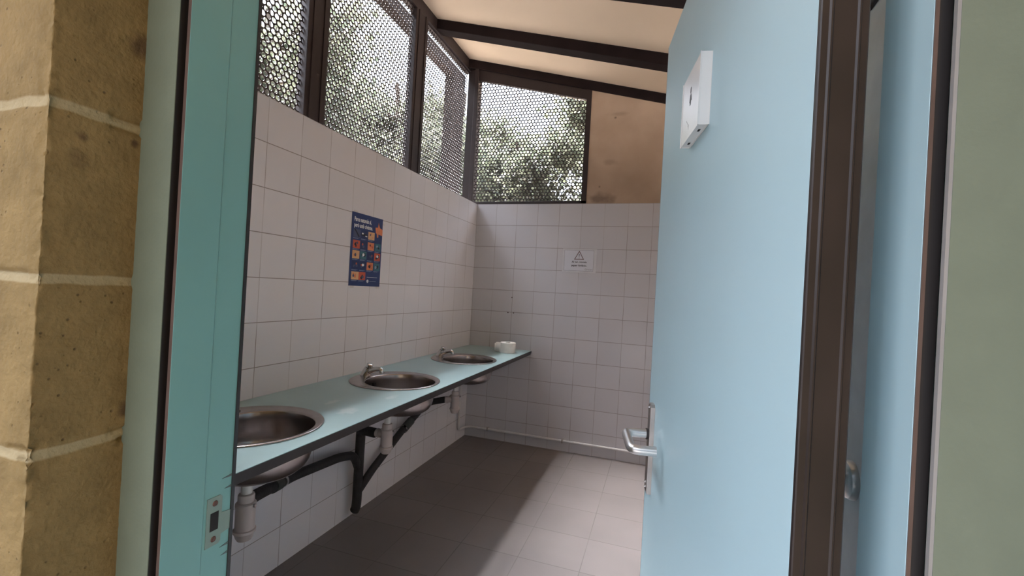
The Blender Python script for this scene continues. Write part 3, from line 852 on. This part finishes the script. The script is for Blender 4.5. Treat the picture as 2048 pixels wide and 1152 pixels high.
# ------------------------------------------------------------------ poster on the left wall
po = thing('poster', 'blue vertical poster of small square pictures taped to the left tiled wall', 'poster', (0, 0, 0))
PY0, PY1, PZ0, PZ1 = -1.800, -1.502, 1.372, 1.797
navy = mat('poster_navy', (.020, .045, .16), .35, 0, .04)
bm = box((.0005, PY0, PZ0), (.002, PY1, PZ1)); obj('sheet', bm, navy, po)
cm = {n: mat('poster_' + n, c, .4, 0, .05, 60) for n, c in dict(orange=(.66, .22, .10), red=(.56, .10, .05), tan=(.70, .42, .22), teal=(.045, .16, .20), ink=(.010, .014, .03), white=(.75, .78, .80), slate=(.07, .09, .17), pale=(.30, .36, .48), deep=(.018, .035, .12)).items()}
def py(u): return PY0 + (PY1 - PY0) * u
def pz(v): return PZ1 - (PZ1 - PZ0) * v
def prect(bm, u0, u1, v0, v1, l=0):
    bx(bm, (.0021 + l * .0002, py(u0), pz(v1)), (.0022 + l * .0002, py(u1), pz(v0)))
def ppoly(bm, pts, l=1):
    prism(bm, [(py(u), pz(v)) for u, v in pts], (.0021 + l * .0002, 0, 0), (0, 1, 0), (0, 0, 1), (1, 0, 0), .0001)
rows = [(.225, .335), (.375, .485), (.515, .625), (.660, .770), (.805, .915)]
cols = [(.06, .275), (.30, .50), (.525, .735), (.76, .965)]
grid = [['slate', None, 'tan', None], ['red', None, 'orange', 'teal'], ['tan', 'teal', None, 'red'], [None, None, 'orange', 'teal'], ['tan', 'red', None, None]]
def print_part(name, shapes):
    """one printed patch: list of (colour, kind, data, layer) joined in one mesh"""
    bm = bmesh.new(); keys = []
    for colr, kind, dat, lay in shapes:
        if colr not in keys: keys.append(colr)
        n0 = len(bm.faces)
        if kind == 'r': prect(bm, *dat, lay)
        else: ppoly(bm, dat, lay)
        bm.faces.ensure_lookup_table()
        for f_ in bm.faces[n0:]: f_.material_index = keys.index(colr)
    me = bpy.data.meshes.new(name); bmesh.ops.recalc_face_normals(bm, faces=bm.faces); bm.to_mesh(me); bm.free()
    for k_ in keys: me.materials.append(cm[k_])
    return link(name, me, None, po)
for r_, row in enumerate(grid):
    for c_, kx in enumerate(row):
        if r_ == 4 and c_ > 1: continue
        u0, u1 = cols[c_]; v0, v1 = rows[r_]
        if r_ == 4: u0, u1 = (.06, .285) if c_ == 0 else (.285, .50)
        sh = [(kx or 'deep', 'r', (u0, u1, v0, v1), 0)]
        um, vm_ = (u0 + u1) / 2, (v0 + v1) / 2; rnd = random.Random(r_ * 7 + c_)
        if (r_, c_) == (0, 3): continue
        if (r_, c_) == (0, 0): sh.append(('ink', 'p', [(u0 + .02, v0 + .002), (u0 + .06, v0 + .002), (u1 - .02, v1 - .015), (u1 - .05, v1 - .002)], 1))
        elif (r_, c_) == (0, 1):
            sh += [('ink', 'p', [(u0, vm_ - .02), (u1, vm_ - .005), (u1, vm_ + .03), (u0, vm_ + .015)], 1), ('white', 'r', (u0 + .02, u0 + .07, vm_ - .02, vm_), 2), ('white', 'r', (u1 - .07, u1 - .01, vm_ + .012, vm_ + .028), 2)]
        else:
            a_, b_ = {'tan': ('orange', 'slate'), 'red': ('ink', 'slate'), 'orange': ('red', 'ink'), 'teal': ('ink', 'pale'), None: ('slate', 'red'), 'slate': ('ink', 'pale')}[kx]
            for q in range(4):
                cu = rnd.uniform(u0 + .05, u1 - .05); cv = rnd.uniform(v0 + .03, v1 - .03); n = rnd.choice((5, 6, 7)); rr = rnd.uniform(.018, .042)
                sh.append((a_ if q < 3 else b_, 'p', [(cu + rr * math.cos(2 * PI * i / n) * rnd.uniform(.6, 1.1), cv + .6 * rr * math.sin(2 * PI * i / n)) for i in range(n)], 1 + q * .5))
            if (r_, c_) in ((3, 1), (2, 1), (2, 3)):
                sh.append(('white', 'p', [(um + .035 * math.cos(a * PI / 4), vm_ - .01 + .02 * math.sin(a * PI / 4)) for a in range(8)], 4))
        print_part('picture', sh)
        print_part('caption_line', [('pale', 'r', (u0, u1 - .03, v1 + .008, v1 + .0115), 0)])
        print_part('caption_line', [('pale', 'r', (u0, u1 - .07, v1 + .016, v1 + .0195), 0)])
print_part('hand_emblem', [('orange', 'p', [(.75, .145), (.83, .138), (.855, .06), (.885, .11), (.91, .14), (1.0, .155), (1.0, .245), (.86, .235), (.77, .225)], 2), ('orange', 'p', [(.80, .225), (.86, .23), (.86, .28), (.815, .285)], 2.5)])
print_part('text_line', [('white', 'r', (.55, .90, .868, .874), 0)])
print_part('round_emblem', [('white', 'p', [(.58 + .035 * math.cos(a * PI / 6), .928 + .024 * math.sin(a * PI / 6)) for a in range(12)], 1)])
print_part('text_line', [('pale', 'r', (.64, .86, .925, .931), 0)])
text_mesh('title_text', 'Parcs naturals sí,\nperò amb civisme.', .034, (.0022, py(.07), pz(.115)), (0, 1, 0), (0, 0, 1), cm['white'], po, xs=.70, bold=.0009)
for y, z in ((PY0 + .03, PZ1 + .004), (PY1 + .008, PZ1 - .03), (PY0 + .03, PZ0 - .006), (PY1 - .02, PZ0 - .006)):
    bm = box((.0005, y - .018, z - .007), (.0009, y + .018, z + .007)); obj('tape', bm, mat('clear_tape', (.60, .58, .57), .3), po)

# ------------------------------------------------------------------ notice on the back wall
no = thing('notice', 'white laminated notice with a warning triangle on the back tiled wall', 'notice', (0, 0, 0))
lam = mat('laminate_film', (.61, .61, .635), .18); npap = mat('notice_paper', (.60, .61, .66), .5, 0, .02)
NX0, NX1, NZ0, NZ1 = .850, 1.150, 1.580, 1.792
bm = box((NX0, -.0025, NZ0), (NX1, -.0005, NZ1), .0008); obj('film', bm, lam, no)
bm = box((NX0 + .014, -.0031, NZ0 + .014), (NX1 - .022, -.0026, NZ1 - .010)); obj('sheet', bm, npap, no)
ink = mat('black_print', (.03, .025, .03), .6); rim = mat('brown_print', (.12, .055, .05), .6); grey_p = mat('grey_print', (.22, .22, .25), .6)
a0, b0, a1, b1_ = NX0 + .016, NZ0 + .016, NX1 - .024, NZ1 - .012
for (p, q) in (((a0, b0), (a1, b0 + .0022)), ((a0, b1_ - .0022), (a1, b1_)), ((a0, b0), (a0 + .0022, b1_)), ((a1 - .0022, b0), (a1, b1_))):
    obj('border_line', box((p[0], -.0036, p[1]), (q[0], -.0032, q[1])), grey_p, no)
tcx, tz0, tz1 = NX0 + .148, NZ0 + .116, NZ1 - .016
bm = bmesh.new()
W_ = .044
O = [(-W_, tz0), (W_, tz0), (0, tz1)]; I = [(-W_ + .0095, tz0 + .0055), (W_ - .0095, tz0 + .0055), (0, tz1 - .012)]
for i in range(3):
    j = (i + 1) % 3
    prism(bm, [O[i], O[j], I[j], I[i]], (tcx, -.0036, 0), (1, 0, 0), (0, 0, 1), (0, -1, 0), .0003)
obj('triangle', bm, rim, no)
bm = bmesh.new(); prism(bm, [(-.003, tz0 + .050), (.003, tz0 + .050), (.0014, tz0 + .022), (-.0014, tz0 + .022)], (tcx, -.0036, 0), (1, 0, 0), (0, 0, 1), (0, -1, 0), .0003)
prism(bm, [(.0028 * math.cos(a * PI / 4), tz0 + .0145 + .0028 * math.sin(a * PI / 4)) for a in range(8)], (tcx, -.0036, 0), (1, 0, 0), (0, 0, 1), (0, -1, 0), .0003)
obj('exclamation_mark', bm, ink, no)
text_mesh('notice_text', 'Al wc, només', .0235, (tcx + .003, -.0034, NZ0 + .088), (1, 0, 0), (0, 0, 1), ink, no, 'CENTER', 1.02, bold=.0005)
text_mesh('notice_text', 'paper higiènic.', .0235, (tcx + .003, -.0034, NZ0 + .057), (1, 0, 0), (0, 0, 1), ink, no, 'CENTER', 1.02, bold=.0005)
text_mesh('notice_text', 'Gràcies', .021, (a1 - .006, -.0034, NZ0 + .025), (1, 0, 0), (0, 0, 1), grey_p, no, 'RIGHT', 1.05)

# ------------------------------------------------------------------ cubicle beyond the door
cu = thing('cubicle_partition', 'pale grey cubicle panel seen through the gap behind the blue door', 'partition', (0, 0, 0))
PX = 1.98
bm = box((PX, YF1 + .02, .15), (PX + .013, -1.4, 1.875)); obj('panel', bm, ltgrey, cu)
bm = box((PX - .006, YF1 + .02, 1.872), (PX + .02, -1.4, 1.897), .003); obj('head_rail', bm, brown, cu)
bm = box((PX - .004, YF1 + .02, 1.900), (PX + .018, -1.4, 1.912), .002); obj('rail_cap', bm, satin, cu)
for y in (-3.3, -1.5):
    bm = bmesh.new(); tube(bm, [(PX + .006, y, 0), (PX + .006, y, .15)], .012, 16); obj('foot', bm, satin, cu, True, .6)
lk = bmesh.new()
prf = [(0.001, 0), (.029, 0), (.029, .004), (.027, .009), (.024, .011), (.010, .0115), (.0095, .018), (.001, .018)]
lathe(lk, prf, 40, cap=False)
for v in lk.verts: v.co = Vector((PX - v.co.z, -3.128 + v.co.x, 1.140 + v.co.y))
lko = obj('lock_knob', lk, satin, cu, True, .6)

# ------------------------------------------------------------------ outdoors
struct(obj('added_shade_wall_right', box((2.45, -5.6, -.12), (2.65, YF0, 2.84)), blk))  # unseen wall added to keep light off the left reveal
bm = bmesh.new(); prism(bm, [(-.45, -.12), (-.25, -.12), (-.25, 1.35), (-.45, 1.35)], (0, -5.6, 0), (1, 0, 0), (0, 0, 1), (0, 1, 0), 5.6 + YF0)
struct(obj('added_shade_wall_left', bm, blk))  # unseen low wall added to block light from the left of the entrance
struct(obj('ground', box((-14, -14, -.22), (14, 18, -.12)), ground_m))
bm = box((-.2, -5.6, -.12), (2.44, YF0 - .002, -.01)); struct(obj('doorstep', bm, mat('concrete_step', (.16, .15, .14), .9)))
struct(obj('added_dark_forecourt', box((-9, -14, -.16), (9, YF0 - .005, -.115)), mat('bounce_damping_paving', (.085, .08, .075), .9, 0, .2, 8)))  # unseen dark slab added to cut light bounced onto the entrance
t = thing('outer_frame', 'dark beam and post standing outside behind the left perforated screens', 'frame', (0, 0, 0))
bm = box((-.68, -3.6, 3.725), (-.58, .80, 3.835)); obj('beam', bm, brown_wood, t)
bm = box((-.68, .50, -.12), (-.58, .80, 3.725)); obj('post', bm, brown_wood, t)

def tree(x, y, h, cr, n, seed, label, low=1.0, ls=.10, group='trees behind the screens'):
    rnd = random.Random(seed)
    t = thing('leafy_tree', label, 'tree', (x, y, -.12), group=group)
    bm = bmesh.new()
    lean = Vector((rnd.uniform(-.1, .1), rnd.uniform(-.1, .1), 0))
    pts = [Vector((0, 0, 0)) + lean * (z_ * z_) * h + Vector((rnd.uniform(-.05, .05), rnd.uniform(-.05, .05), z_ * h * .85)) for z_ in [i / 8 for i in range(9)]]
    tube(bm, pts, [.13 * (1 - .09 * i) for i in range(9)], 10)
    clumps = []
    for b in range(26):
        z_ = rnd.uniform(low / h, 1); p0 = pts[min(8, int(z_ * 8))]
        a = rnd.uniform(0, 2 * PI); L = cr * rnd.uniform(.5, 1)
        p1 = p0 + Vector((math.cos(a) * L, math.sin(a) * L, rnd.uniform(-.1, .5)))
        tube(bm, [p0, p0.lerp(p1, .5) + Vector((0, 0, .12)), p1], [.035, .022, .010], 6)
        for q in (.55, .8, 1.0): clumps.append((p0.lerp(p1, q), rnd.uniform(.3, .55)))
    obj('trunk', bm, bark, t, True, 1.2)
    g = np.random.default_rng(seed)
    cc = np.array([tuple(c) + (r,) for c, r in clumps]); ch = cc[g.integers(0, len(cc), n)]
    p = ch[:, :3] + g.normal(0, 1, (n, 3)) * np.array([.5, .5, .45]) * ch[:, 3:4]
    a = g.normal(0, 1, (n, 3)) * np.array([1, 1, .6]) - np.array([0, 0, .5]); a /= np.linalg.norm(a, axis=1, keepdims=True)
    s = np.cross(a, g.normal(0, 1, (n, 3))); s /= np.linalg.norm(s, axis=1, keepdims=True)
    l = ls * g.uniform(.7, 1.4, (n, 1)); w_ = l * .34; nn = np.cross(a, s) * l * .12
    V = np.stack([p, p + a * l * .45 + s * w_ + nn, p + a * l, p + a * l * .45 - s * w_ + nn], 1).reshape(-1, 3)
    b0 = np.arange(n)[:, None] * 4
    Fc = np.concatenate([b0 + [0, 1, 2], b0 + [0, 2, 3]], 1).reshape(-1, 3)
    MI = np.repeat(g.integers(0, 4, n), 2)
    me = bpy.data.meshes.new('foliage'); me.from_pydata(V.tolist(), [], Fc.tolist())
    for m_ in leaf_ms: me.materials.append(m_)
    me.polygons.foreach_set('material_index', MI.astype(np.int32))
    o = link('foliage', me, None, t); o['kind'] = 'stuff'
    return t
tree(-3.4, .6, 6.3, 1.35, 20000, 1, 'leafy tree seen through the second left screen', 1.8)
tree(-4.0, -2.4, 6.0, 1.4, 14000, 2, 'leafy tree seen through the nearest left screen', 1.8)
tree(-2.9, 3.3, 6.2, 1.35, 22000, 3, 'leafy tree seen through the left screen beside the corner post', 1.8)
tree(-.9, 4.9, 5.2, 1.25, 26000, 4, 'dense tree seen low through the left of the back screen', 1.6)
tree(1.3, 3.9, 7.0, 1.45, 50000, 5, 'dense tree filling the right half of the back screen', 1.0)
tree(-6.6, 2.9, 8.6, 1.9, 16000, 6, 'tall thin-leaved tree rising behind the second left screen', 2.0)
tree(1.2, 7.4, 8.6, 1.6, 26000, 8, 'distant tree behind the dense trees at the back screen', 2.0)
tree(-7.2, -1.2, 8.6, 1.9, 13000, 9, 'tall thin-leaved tree rising behind the nearest left screen', 2.0)
tree(-3.6, 7.0, 7.8, 1.8, 24000, 10, 'tall tree beyond the corner where the screens meet', 2.0)
